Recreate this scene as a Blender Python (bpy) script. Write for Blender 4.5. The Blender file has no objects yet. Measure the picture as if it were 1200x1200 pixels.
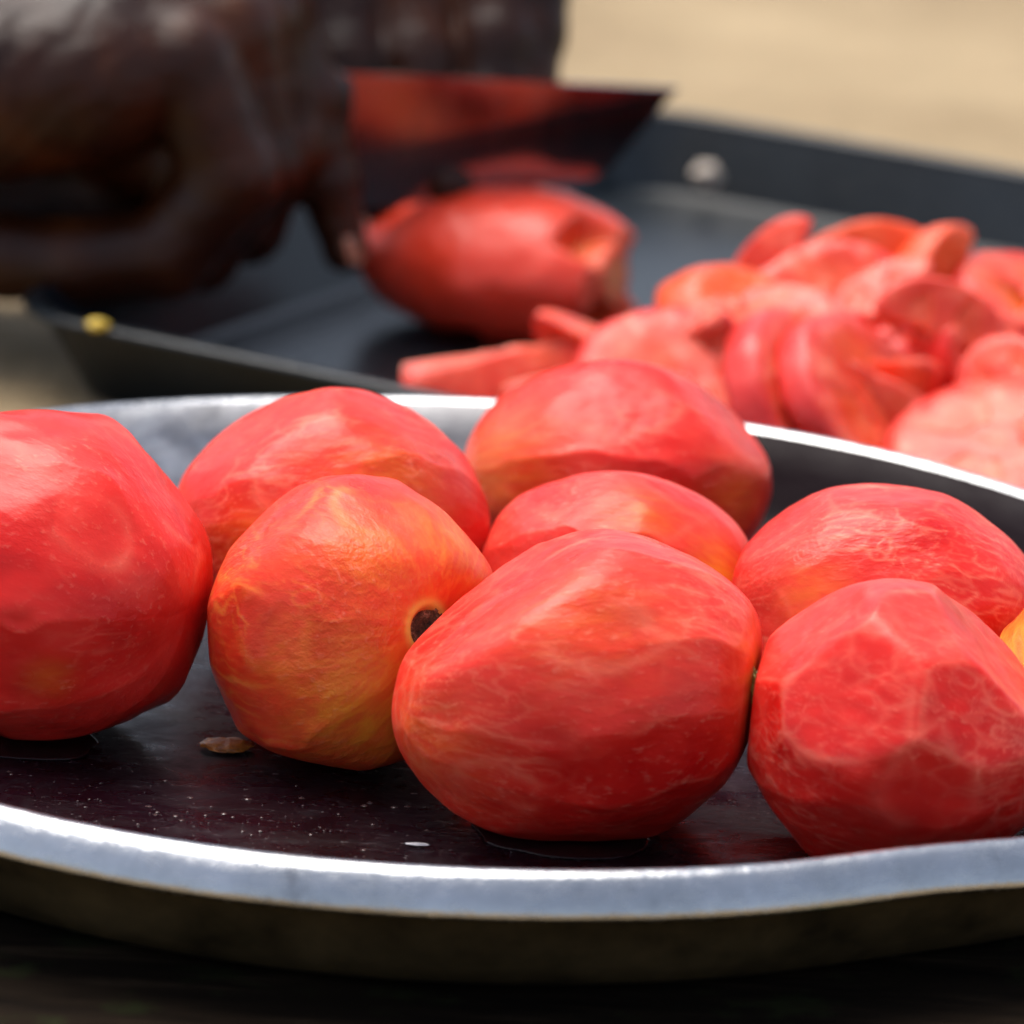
import bpy, math, random
import numpy as np
from mathutils import Vector, Matrix, noise

R = math.radians
sc = bpy.context.scene
col = sc.collection

# ------------------------------------------------------------------ camera
PITCH, ROLL, DIST = R(17.1245), R(3.0337), 1.3
fwd = Vector((0, math.cos(PITCH), -math.sin(PITCH)))
right0 = Vector((1, 0, 0))
up0 = Vector((0, math.sin(PITCH), math.cos(PITCH)))
# the camera is rolled a little: the right side of the picture hangs lower
cx = right0 * math.cos(ROLL) + up0 * math.sin(ROLL)
cy = -right0 * math.sin(ROLL) + up0 * math.cos(ROLL)
cam_d = bpy.data.cameras.new("camera")
cam = bpy.data.objects.new("camera", cam_d)
col.objects.link(cam)
M = Matrix((cx, cy, -fwd)).transposed().to_4x4()
M.translation = Vector((0, 0, 0.026)) - fwd * DIST
cam.matrix_world = M
cam_d.sensor_width = 36
cam_d.lens = 199.149
cam_d.shift_x = 0.05276
cam_d.shift_y = 0.09238
cam_d.clip_start = 0.05
cam_d.clip_end = 300
cam_d.dof.use_dof = True
cam_d.dof.focus_distance = 1.238
cam_d.dof.aperture_fstop = 13.0
cam_d.dof.aperture_blades = 0
sc.camera = cam

# ------------------------------------------------------------------ light
SUN_EL, SUN_AZ = R(70), R(-48)      # azimuth measured from +y (away from camera) towards +x: light comes over the scene towards the camera
w = bpy.data.worlds.new("World")
sc.world = w
w.use_nodes = True
nt = w.node_tree
bg = nt.nodes["Background"]
sky = nt.nodes.new("ShaderNodeTexSky")
sky.sky_type = 'NISHITA'
sky.sun_disc = False
sky.sun_elevation = SUN_EL
sky.sun_rotation = SUN_AZ
sky.air_density = 1.0
sky.dust_density = 3.0
sky.ozone_density = 1.0
hsv = nt.nodes.new("ShaderNodeHueSaturation")      # hazy white sky: less blue than the clear model
hsv.inputs['Saturation'].default_value = 0.66
nt.links.new(sky.outputs[0], hsv.inputs['Color'])
nt.links.new(hsv.outputs[0], bg.inputs[0])
bg.inputs[1].default_value = 0.085
sun_d = bpy.data.lights.new("sun", 'SUN')
sun_d.energy = 1.5
sun_d.angle = R(50)
sun_d.color = (1.0, 0.95, 0.88)
sun = bpy.data.objects.new("sun", sun_d)
col.objects.link(sun)
sdir = Vector((math.sin(SUN_AZ) * math.cos(SUN_EL), math.cos(SUN_AZ) * math.cos(SUN_EL), math.sin(SUN_EL)))
sun.rotation_euler = (-sdir).to_track_quat('-Z', 'Y').to_euler()
sun.location = sdir * 5

sc.view_settings.view_transform = 'Standard'
sc.view_settings.look = 'None'
sc.view_settings.exposure = 1.46
sc.view_settings.gamma = 1
sc.view_settings.use_curve_mapping = False
sc.render.engine = 'CYCLES'
sc.cycles.use_denoising = True
try:
    sc.cycles.denoiser = 'OPENIMAGEDENOISE'
except Exception:
    pass
sc.cycles.max_bounces = 6
sc.cycles.use_adaptive_sampling = True
sc.cycles.adaptive_threshold = 0.02
sc.cycles.sample_clamp_indirect = 8

# ------------------------------------------------------------------ helpers
def set_in(node, name, v):
    s = node.inputs[name]
    if isinstance(v, bpy.types.NodeSocket):
        node.id_data.links.new(v, s)
    else:
        s.default_value = v

class G:
    """small node-graph builder"""
    def __init__(self, name):
        self.m = bpy.data.materials.new(name)
        self.m.use_nodes = True
        self.t = self.m.node_tree
        self.b = self.t.nodes["Principled BSDF"]
        self.tc = self.n('TexCoord')
    def n(self, typ, props=None, **ins):
        nd = self.t.nodes.new('ShaderNode' + typ)
        for k, v in (props or {}).items():
            setattr(nd, k, v)
        for k, v in ins.items():
            set_in(nd, k.replace('_', ' '), v)
        return nd
    def obj(self):
        return self.tc.outputs['Object']
    def mapping(self, vec, scale=(1, 1, 1), loc=(0, 0, 0), rot=(0, 0, 0)):
        return self.n('Mapping', Vector=vec, Scale=scale, Location=loc, Rotation=rot).outputs[0]
    def noise(self, vec, scale, detail=4, rough=.55, dist=0, col=False):
        nd = self.n('TexNoise', Vector=vec, Scale=scale, Detail=detail, Roughness=rough, Distortion=dist)
        return nd.outputs['Color' if col else 'Fac']
    def voro(self, vec, scale, feature='DISTANCE_TO_EDGE'):
        return self.n('TexVoronoi', dict(feature=feature), Vector=vec, Scale=scale).outputs['Distance']
    def ramp(self, f, stops, interp='LINEAR'):
        nd = self.n('ValToRGB', Fac=f)
        cr = nd.color_ramp
        cr.interpolation = interp
        while len(cr.elements) > len(stops):
            cr.elements.remove(cr.elements[-1])
        while len(cr.elements) < len(stops):
            cr.elements.new(1)
        for e, (p, c) in zip(cr.elements, stops):
            e.position = p
            e.color = c if isinstance(c, tuple) else (c, c, c, 1)
        return nd.outputs[0]
    def mr(self, f, a, b, c=0., d=1.):
        return self.n('MapRange', None, Value=f, From_Min=a, From_Max=b, To_Min=c, To_Max=d).outputs[0]
    def math(self, op, a, b=0.):
        nd = self.t.nodes.new('ShaderNodeMath'); nd.operation = op
        for i, v in enumerate((a, b)):
            if isinstance(v, bpy.types.NodeSocket): self.t.links.new(v, nd.inputs[i])
            else: nd.inputs[i].default_value = v
        return nd.outputs[0]
    def mix(self, f, a, b, mode='MIX'):
        nd = self.t.nodes.new('ShaderNodeMix'); nd.data_type = 'RGBA'; nd.blend_type = mode
        for i, v in ((0, f), (6, a), (7, b)):
            if isinstance(v, bpy.types.NodeSocket): self.t.links.new(v, nd.inputs[i])
            else: nd.inputs[i].default_value = v
        return nd.outputs[2]
    def attr(self, name):
        return self.n('Attribute', dict(attribute_name=name)).outputs['Fac']
    def bump(self, h, strength, dist, normal=None):
        nd = self.n('Bump', Height=h, Strength=strength, Distance=dist)
        if normal is not None: set_in(nd, 'Normal', normal)
        return nd.outputs[0]
    def set(self, **k):
        for a, v in k.items():
            set_in(self.b, a.replace('_', ' '), v)
        return self

def c4(*c): return (c[0], c[1], c[2], 1.0)

def link_mesh(name, verts, faces, mat=None, parent=None, smooth=True, attrs=None):
    me = bpy.data.meshes.new(name)
    if isinstance(verts, np.ndarray) and isinstance(faces, np.ndarray):
        nf, k = faces.shape
        me.vertices.add(len(verts)); me.loops.add(nf * k); me.polygons.add(nf)
        me.vertices.foreach_set('co', np.ascontiguousarray(verts, np.float32).ravel())
        me.loops.foreach_set('vertex_index', np.ascontiguousarray(faces, np.int32).ravel())
        me.polygons.foreach_set('loop_start', np.arange(nf, dtype=np.int32) * k)
        me.update(calc_edges=True)
    else:
        me.from_pydata([tuple(map(float, v)) for v in verts], [], [tuple(int(i) for i in f) for f in faces])
    me.validate()
    me.update()
    if smooth:
        me.shade_smooth()
    for k, a in (attrs or {}).items():
        at = me.attributes.new(k, 'FLOAT', 'POINT')
        at.data.foreach_set('value', np.asarray(a, np.float32))
    o = bpy.data.objects.new(name, me)
    if mat is not None: me.materials.append(mat)
    col.objects.link(o)
    if parent is not None: o.parent = parent
    return o

def tag(o, label=None, cat=None, group=None, kind=None):
    if label: o["label"] = label
    if cat: o["category"] = cat
    if group: o["group"] = group
    if kind: o["kind"] = kind
    return o

def empty(name, loc=(0, 0, 0), rot=(0, 0, 0)):
    o = bpy.data.objects.new(name, None)
    o.empty_display_size = 0.02
    o.location = loc; o.rotation_euler = rot
    col.objects.link(o)
    return o

def lathe(name, prof, mat, parent, seg=192, fn=None, closed=False):
    """turn a profile [(r, z), ...] round z; fn(r, z, angle) may bend it"""
    V, Fc = [], []
    k = len(prof)
    for i in range(seg):
        a = 2 * math.pi * i / seg
        for (r, z) in prof:
            if fn: r2, z2 = fn(r, z, a)
            else: r2, z2 = r, z
            V.append((r2 * math.cos(a), r2 * math.sin(a), z2))
    for i in range(seg):
        j = (i + 1) % seg
        for q in range(k if closed else k - 1):
            q2 = (q + 1) % k
            Fc.append((i * k + q, j * k + q, j * k + q2, i * k + q2))
    return link_mesh(name, V, Fc, mat, parent)

_qs = {}
def quad_sphere(n):
    if n in _qs: return _qs[n]
    idx, V, Fc = {}, [], []
    def vid(p):
        key = tuple(p)
        if key not in idx:
            idx[key] = len(V); V.append(p)
        return idx[key]
    for ax in range(3):
        for s in (-1, 1):
            u, v = (ax + 1) % 3, (ax + 2) % 3
            for i in range(n):
                for j in range(n):
                    q = []
                    for di, dj in ((0, 0), (1, 0), (1, 1), (0, 1)):
                        p = [0, 0, 0]; p[ax] = s * n; p[u] = 2 * (i + di) - n; p[v] = 2 * (j + dj) - n
                        q.append(vid(p))
                    Fc.append(q if s > 0 else q[::-1])
    V = np.array(V, float) / n
    V = np.tan(V * math.pi / 4)
    V /= np.linalg.norm(V, axis=1)[:, None]
    _qs[n] = (V, np.array(Fc))
    return _qs[n]

def pn(P, scale, seed=0, octaves=1, rough=.5):
    """vectorised gradient noise, about -1..1"""
    out = np.zeros(len(P)); amp = 1.0; tot = 0.0
    for oc in range(octaves):
        X = np.asarray(P) * scale * 2 ** oc + np.array((seed * 3.17 + 17.3 * oc, seed * 1.91 + 5, seed * 2.3 - 7))
        I = np.floor(X).astype(np.int64); f = X - I
        u = f * f * f * (f * (f * 6 - 15) + 10)
        acc = 0
        for a in (0, 1):
            for b in (0, 1):
                for c in (0, 1):
                    h = ((I[:, 0] + a) * 73856093) ^ ((I[:, 1] + b) * 19349663) ^ ((I[:, 2] + c) * 83492791)
                    h = (h ^ (h >> 13)) * 1274126177 & 0x7fffffff
                    h = (h ^ (h >> 16)) & 0xffff
                    th = (h & 0xff) / 255 * 2 * math.pi; zz = (h >> 8) / 127.5 - 1
                    rr = np.sqrt(np.maximum(0, 1 - zz * zz))
                    dt = rr * np.cos(th) * (f[:, 0] - a) + rr * np.sin(th) * (f[:, 1] - b) + zz * (f[:, 2] - c)
                    wgt = (u[:, 0] if a else 1 - u[:, 0]) * (u[:, 1] if b else 1 - u[:, 1]) * (u[:, 2] if c else 1 - u[:, 2])
                    acc = acc + dt * wgt
        out += acc * amp * 1.5; tot += amp; amp *= rough
    return out / tot
def vnoise(P, scale, seed=0.0): return pn(P, scale, seed)
def sstep(x, a, b):
    t = np.clip((x - a) / (b - a), 0, 1); return t * t * (3 - 2 * t)

def softmin(L, k):
    L = np.stack(L); m = L.min(0)
    return m - k * np.log(np.exp(-(L - m) / k).sum(0))

# ------------------------------------------------------------------ setting
def ground_material():
    g = G("pale_sandy_ground")
    o = g.obj()
    n1 = g.noise(o, 6, 5, .65)
    n2 = g.noise(o, 60, 4, .65)
    c = g.ramp(n1, [(.3, c4(.19, .13, .062)), (.7, c4(.35, .26, .145))])
    c = g.mix(g.mr(n2, .35, .7, 0, .5), c, c4(.30, .21, .115))
    g.set(Base_Color=c, Roughness=.95, Normal=g.bump(n2, .5, .01))
    return g.m
S = 120
gr = link_mesh("ground", [(-S, -S, -.022), (S, -S, -.022), (S, S, -.022), (-S, S, -.022)], [(0, 1, 2, 3)], ground_material())
tag(gr, kind="structure")

def wood_material():
    g = G("dark_old_wood")
    o = g.obj()
    st = g.mapping(o, scale=(14, 110, 60))
    n1 = g.noise(st, 1.0, 6, .65, .6)
    n2 = g.noise(o, 45, 5, .6)
    c = g.ramp(n1, [(.35, c4(.004, .0026, .0018)), (.58, c4(.014, .009, .0055)), (.8, c4(.060, .040, .024))])
    moss = g.math('MULTIPLY', g.mr(n2, .56, .66), .55)
    c = g.mix(moss, c, c4(.018, .024, .008))
    g.set(Base_Color=c, Roughness=.95, Specular_IOR_Level=.05, Normal=g.bump(n1, .8, .004))
    return g.m
# thick worn wooden disc that carries the plate
rnd = random.Random(4)
V, Fc = [], []
SEG = 96
rings = [(0.0, 0.0), (.10, 0), (.19, 0), (.207, -.0006), (.213, -.003), (.2155, -.008), (.216, -.016), (.214, -.0218)]
V.append((0, 0, 0))
for k, (rr, z) in enumerate(rings[1:]):
    for i in range(SEG):
        a = 2 * math.pi * i / SEG
        wob = 1 + .012 * noise.noise(Vector((math.cos(a) * 1.6, math.sin(a) * 1.6, 3))) + (.006 * noise.noise(Vector((math.cos(a) * 9, math.sin(a) * 9, z * 60))) if k > 2 else 0)
        V.append((rr * wob * math.cos(a), rr * wob * math.sin(a), z + (.0006 * noise.noise(Vector((rr * 60 * math.cos(a), rr * 60 * math.sin(a), 0))) - .0006 if 0 < k < 4 else 0)))
for i in range(SEG):
    Fc.append((0, 1 + i, 1 + (i + 1) % SEG))
for k in range(len(rings) - 2):
    for i in range(SEG):
        a, b = 1 + k * SEG + i, 1 + k * SEG + (i + 1) % SEG
        Fc.append((a, a + SEG, b + SEG, b))
board = link_mesh("wooden_block", V, Fc, wood_material())
board.location = (0, -.02, -.005); board.scale = (1, 1, .775)
tag(board, "dark weathered wooden block under the round metal plate", "wooden block")

# ------------------------------------------------------------------ plate
def plate_mats():
    # dull dark floor, scratched, with dried tomato juice
    g = G("stained_plate_floor")
    o = g.obj()
    sc1 = g.noise(g.mapping(o, scale=(60, 80, 1), rot=(0, 0, .25)), 1.0, 5, .7, 1.2)
    sc2 = g.noise(g.mapping(o, scale=(110, 300, 1), rot=(0, 0, .5)), 1.0, 4, .7)
    n = g.noise(o, 22, 5, .6)
    spk = g.noise(o, 900, 2, .6)
    c = g.ramp(n, [(.3, c4(.004, .0012, .0026)), (.55, c4(.008, .0026, .0055)), (.8, c4(.020, .009, .016))])
    c = g.mix(g.mr(sc2, .60, .78, 0, .5), c, c4(.11, .09, .10))
    c = g.mix(g.mr(spk, .66, .76, 0, .5), c, c4(.22, .19, .19))
    ro = g.mr(g.math('ADD', g.math('MULTIPLY', sc1, .5), g.math('MULTIPLY', g.noise(g.mapping(o, scale=(1, 2.2, 1)), 38, 4, .6, .5), .5)), .36, .62, .10, .50)
    h = g.math('ADD', g.math('MULTIPLY', sc1, .6), g.math('MULTIPLY', sc2, .5))
    g.set(Base_Color=c, Metallic=.0, Roughness=ro, Specular_IOR_Level=.22, Normal=g.bump(h, .3, .0012))
    floor = g.m
    g = G("tarnished_aluminium_wall")
    o = g.obj()
    n = g.noise(o, 40, 6, .65)
    n2 = g.noise(g.mapping(o, scale=(60, 60, 260)), 1.0, 5, .7)
    c = g.ramp(n, [(.30, c4(.10, .10, .105)), (.50, c4(.26, .26, .27)), (.72, c4(.55, .56, .57))])
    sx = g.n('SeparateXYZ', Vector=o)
    right_dark = g.mr(g.math('ADD', sx.outputs[0], g.math('MULTIPLY', g.math('SUBTRACT', n, .5), .10)), -.03, .05)  # wall turns near black and non-metallic towards the right, with an uneven border
    c = g.mix(right_dark, c, c4(.007, .0022, .0038))
    g.set(Base_Color=c, Metallic=g.mr(right_dark, 0, 1, .9, .0), Specular_IOR_Level=g.mr(right_dark, 0, 1, .5, .06), Roughness=g.mr(n2, .3, .7, .28, .50), Normal=g.bump(n2, .25, .001))
    wall = g.m
    g = G("worn_aluminium_rim")
    o = g.obj()
    n = g.noise(o, 55, 6, .7)
    n2 = g.noise(g.mapping(o, scale=(150, 150, 500)), 1.0, 4, .7)
    c = g.ramp(n, [(.22, c4(.12, .12, .13)), (.40, c4(.38, .39, .40)), (.75, c4(.50, .51, .53))])
    g.set(Base_Color=c, Metallic=1.0, Roughness=g.mr(n2, .3, .75, .17, .34), Normal=g.bump(g.math('ADD', n, g.math('MULTIPLY', n2, .3)), .30, .0016))
    rim = g.m
    return floor, wall, rim
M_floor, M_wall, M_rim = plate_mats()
plate = empty("metal_plate")
tag(plate, "round silver metal plate with dark stained floor holding the peeled tomatoes", "plate")
def bent(r, z, a):
    # a used plate: slightly out of round, with one knock in the lip at the front right
    k = max(0, (r - .15) / .038)
    dz = .0007 * math.sin(2 * a + .6) * k + .0004 * math.sin(5 * a + 2) * k
    dr = .0008 * math.sin(3 * a + 1) * k
    d3 = math.atan2(math.sin(a - R(-36)), math.cos(a - R(-36)))
    dr += .0165 * math.exp(-(d3 / R(17)) ** 2) * k
    d = math.atan2(math.sin(a - R(-57)), math.cos(a - R(-57)))
    kn = math.exp(-(d / .16) ** 2) * k
    d2 = math.atan2(math.sin(a - R(-47)), math.cos(a - R(-47)))
    kn2 = math.exp(-(d2 / .05) ** 2) * k
    dz += .0024 * k * (.5 - .5 * math.sin(a)) ** 1.5
    dr += -.0016 * kn - .0012 * kn2
    dz += .0012 * kn
    return r + dr, z + dz
lathe("plate_floor", [(0.0, .003), (.04, .003), (.08, .003), (.12, .003), (.150, .0031), (.157, .0034), (.1605, .0042)], M_floor, plate, fn=bent)
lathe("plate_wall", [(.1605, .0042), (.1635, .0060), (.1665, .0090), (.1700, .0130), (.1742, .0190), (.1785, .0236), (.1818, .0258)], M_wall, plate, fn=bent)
g = G("plate_outside_ground_reflection")  # brown reflection of the ground, put into the outer wall's colour
n_ = g.noise(g.obj(), 50, 5, .65)
g.set(Base_Color=g.ramp(n_, [(.3, c4(.022, .016, .007)), (.7, c4(.10, .072, .034))]), Metallic=.4, Roughness=.5, Normal=g.bump(n_, .3, .001))
lathe("outer_wall", [(.1830, .0175), (.1795, .0140), (.1760, .0080), (.1730, .0025), (.1690, -.0020), (.1640, -.0042), (.155, -.0048), (.10, -.0048), (0, -.0048)], g.m, plate, fn=bent)
# pressed lip: over the top, then sloping out and down to a small curl
rp = [(.1826, .0264), (.1838, .0268), (.1852, .0265), (.1866, .0253), (.1880, .0234), (.1891, .0214), (.1899, .0196), (.1902, .0184), (.1899, .0177), (.1892, .0174), (.1883, .0176), (.1876, .0184)]
lathe("rolled_rim", [(.1816, .0256)] + rp, M_rim, plate, fn=bent)

# ------------------------------------------------------------------ peeled tomatoes
def tomato_material(name, seed, red=(.70, .017, .011), deep=(.52, .006, .005), pale=(.90, .26, .155), vein=.6, streak=.5, gold=(.80, .25, .022), grain=.5):
    """streak and vein strengths are baked in the mesh attributes; the nodes add the fine net and the grain"""
    g = G(name)
    o = g.obj()
    p = g.mapping(o, loc=(seed * .37, seed * .71, seed * .13))
    c = g.ramp(g.attr('var'), [(.15, c4(*deep)), (.5, c4(*red)), (.9, c4(red[0] * 1.10, red[1] * 2.0, red[2] * 2.0))])
    tone = g.attr('tone')                        # strokes of the peeling knife took off more or less flesh
    c = g.mix(g.mr(tone, .5, 1.0, 0, .35), c, c4(.78, .052, .038))
    c = g.mix(g.mr(tone, .5, 0.0, 0, .40), c, c4(*deep))
    c = g.mix(g.math('MULTIPLY', g.attr('milk'), .34), c, c4(.84, .095, .058))
    wob = g.noise(p, 120, 1, .5, col=True)
    pv = g.mix(.007, p, wob, 'ADD')
    v1 = g.voro(g.mapping(pv, scale=(.55, 1, 1)), 150)
    net = g.math('MULTIPLY', g.math('POWER', g.mr(v1, .20, .0), 1.8), g.attr('vm'))
    c = g.mix(g.math('MULTIPLY', net, vein * .22), c, c4(*pale))
    c = g.mix(g.math('MULTIPLY', g.attr('streak'), streak * .66), c, c4(*pale))
    c = g.mix(g.attr('blush'), c, c4(*gold))
    c = g.mix(g.attr('ring'), c, c4(.74, .52, .10))
    c = g.mix(g.math('MULTIPLY', g.attr('edge'), .26), c, c4(*pale))
    f2 = g.noise(g.mapping(p, scale=(.45, 1, 1)), 640, 2, .6)
    gm = g.attr('gm')
    c = g.mix(g.math('MULTIPLY', g.math('MULTIPLY', g.mr(f2, .58, .74), gm), .30), c, c4(.84, .26, .17))
    h = g.math('MULTIPLY', f2, g.math('ADD', g.math('MULTIPLY', gm, .9), .1))
    g.set(Base_Color=c, Roughness=g.mr(g.attr('var'), 0, 1, .22, .48), Subsurface_Weight=.5, Subsurface_Radius=(1.0, .20, .10), Subsurface_Scale=.004,
          Specular_IOR_Level=.36, IOR=1.4, Normal=g.bump(h, grain, .0005))
    return g.m

def rotm(yaw, tilt, roll=0):
    return np.array(Matrix.Rotation(yaw, 3, 'Z') @ Matrix.Rotation(tilt, 3, 'Y') @ Matrix.Rotation(roll, 3, 'X'))

def tomato_mesh(axes, yaw, tilt, seed, planes=(), strokes=11, wavy=.22, cut=.965, step=.010, blush=(), scar=0, n=90, contact=(), soft=.0010):
    """peeled tomato: ellipsoid with knife strokes along its length and flat chops; planes are (world direction, share of the reach)"""
    d, Fc = quad_sphere(n)
    A = np.array(axes) * 1.012
    Rm = rotm(yaw, tilt)
    rng = np.random.default_rng(seed)
    rho = np.sqrt(d[:, 1] ** 2 + d[:, 2] ** 2) + 1e-9
    phi = np.arctan2(d[:, 2], d[:, 1])
    nz = vnoise(d, 1.7, seed)
    nz2 = vnoise(d, 4.0, seed + 11)
    ph = phi + wavy * nz + .10 * nz2
    cen = (np.arange(strokes) + rng.uniform(-.32, .32, strokes)) * 2 * math.pi / strokes
    lev = rng.uniform(cut, 1.0, strokes)
    stp = rng.uniform(-step, step, strokes)
    tn = rng.uniform(0, 1, strokes)
    fs = []
    for j in range(strokes):
        dd = np.arctan2(np.sin(ph - cen[j]), np.cos(ph - cen[j]))
        fs.append(np.where(np.abs(dd) < 1.2, (lev[j] + stp[j]) / np.maximum(np.cos(dd), .3), 3.0))
    fs = np.stack(fs)
    order = np.sort(fs, axis=0)
    f = .66 * softmin(list(fs), .006) + .34
    own = fs.argmin(0)
    edge = np.exp(-((order[1] - order[0]) / .006) ** 2) * np.clip(rho * 1.6 - .3, 0, 1)
    tone = tn[own]
    r = 1 / np.sqrt(d[:, 0] ** 2 + (rho / f) ** 2)
    r *= 1 + .026 * nz + .010 * nz2 + .0035 * pn(d, 9, seed + 3, 2)
    fib = np.stack([d[:, 0] * .42, d[:, 1] / rho, d[:, 2] / rho], 1)          # constant along the fruit: streaks and fibres
    s1 = pn(fib + .06 * nz2[:, None], 4.2, seed + 31, 3, .6)
    s2 = pn(fib + .05 * nz2[:, None], 13, seed + 33, 3, .65)
    r *= 1 + .0016 * s2
    P = d * r[:, None] * A
    rr = np.linalg.norm(P, axis=1)
    u = P / rr[:, None]
    L = [rr]
    pt = [tone]
    for q, (nw, fr) in enumerate(planes):
        nl = Rm.T @ (np.array(nw, float) / np.linalg.norm(nw))
        h = fr * np.linalg.norm(A * nl)
        cs = u @ nl
        wv = 1 + .016 * vnoise(u, 2.6, seed + 20 + q) + .005 * vnoise(u, 8, seed + 40 + q)
        L.append(np.where(cs > .15, h * wv / np.maximum(cs, .15), 1.0))
        pt.append(np.full(len(u), rng.uniform(.1, 1)))
    for (nw, h) in contact:
        nl = Rm.T @ np.array(nw, float)
        cs = u @ nl
        L.append(np.where(cs > .1, h / np.maximum(cs, .1), 1.0))
        pt.append(np.full(len(u), .4))
    S_ = np.stack(L)
    own2 = S_.argmin(0)
    so = np.sort(S_, axis=0)
    if len(L) > 1:
        e2 = np.exp(-((so[1] - so[0]) / .0005) ** 2)
        edge = np.maximum(np.where(own2 == 0, edge, 0), e2)
        tone = np.stack(pt)[own2, np.arange(len(u))]
    rr = softmin(L, soft)
    bl = np.zeros(len(u))
    ul = d
    for (bw, rad, st) in blush:
        bd = Rm.T @ (np.array(bw, float) / np.linalg.norm(bw))
        ang = np.arccos(np.clip(ul @ bd, -1, 1))
        bl = np.maximum(bl, st * np.exp(-(ang / rad) ** 2))
    ring = np.zeros(len(u))
    if scar:
        ang = np.arccos(np.clip(ul[:, 0], -1, 1)) * A[1]          # metres from the stem end
        rr -= .0030 / (1 + np.exp((ang - .0046) / .0003)) + .0007 * np.exp(-(ang / .010) ** 2)
        ring = np.exp(-((ang - .0055) / .0013) ** 2)
        bl = np.maximum(bl, .35 * np.exp(-(ang / .012) ** 2))
    P = u * rr[:, None]
    var = np.clip(.5 + .75 * pn(P, 45, seed + 50, 3, .55), 0, 1)
    vm = sstep(pn(P, 30, seed + 52, 2), -.25, .55)
    gm = .25 + .75 * sstep(pn(P, 32, seed + 54, 2), -.2, .3)
    warp = fib + .10 * np.stack([nz2, nz, -nz2], 1)
    lines = np.exp(-(pn(warp, 5.0, seed + 71, 2) / .045) ** 2) * .9 + np.exp(-(pn(warp, 11.0, seed + 72, 2) / .05) ** 2) * .5
    streak = np.clip(lines, 0, 1) * sstep(pn(P, 30, seed + 56, 2), -.15, .40)
    milk = sstep(pn(P, 36, seed + 57, 3, .6) + .25 * s2, .0, .55)
    bl = np.clip(bl * (.50 + .75 * sstep(s1 * .45 + s2 * .7, -.30, .35)), 0, 1)
    edge = edge * sstep(pn(P, 60, seed + 58, 2), -.2, .4)
    return P, Fc, dict(tone=tone, edge=edge, blush=bl, ring=ring, var=var, vm=vm, gm=gm, streak=streak, milk=milk)

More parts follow.
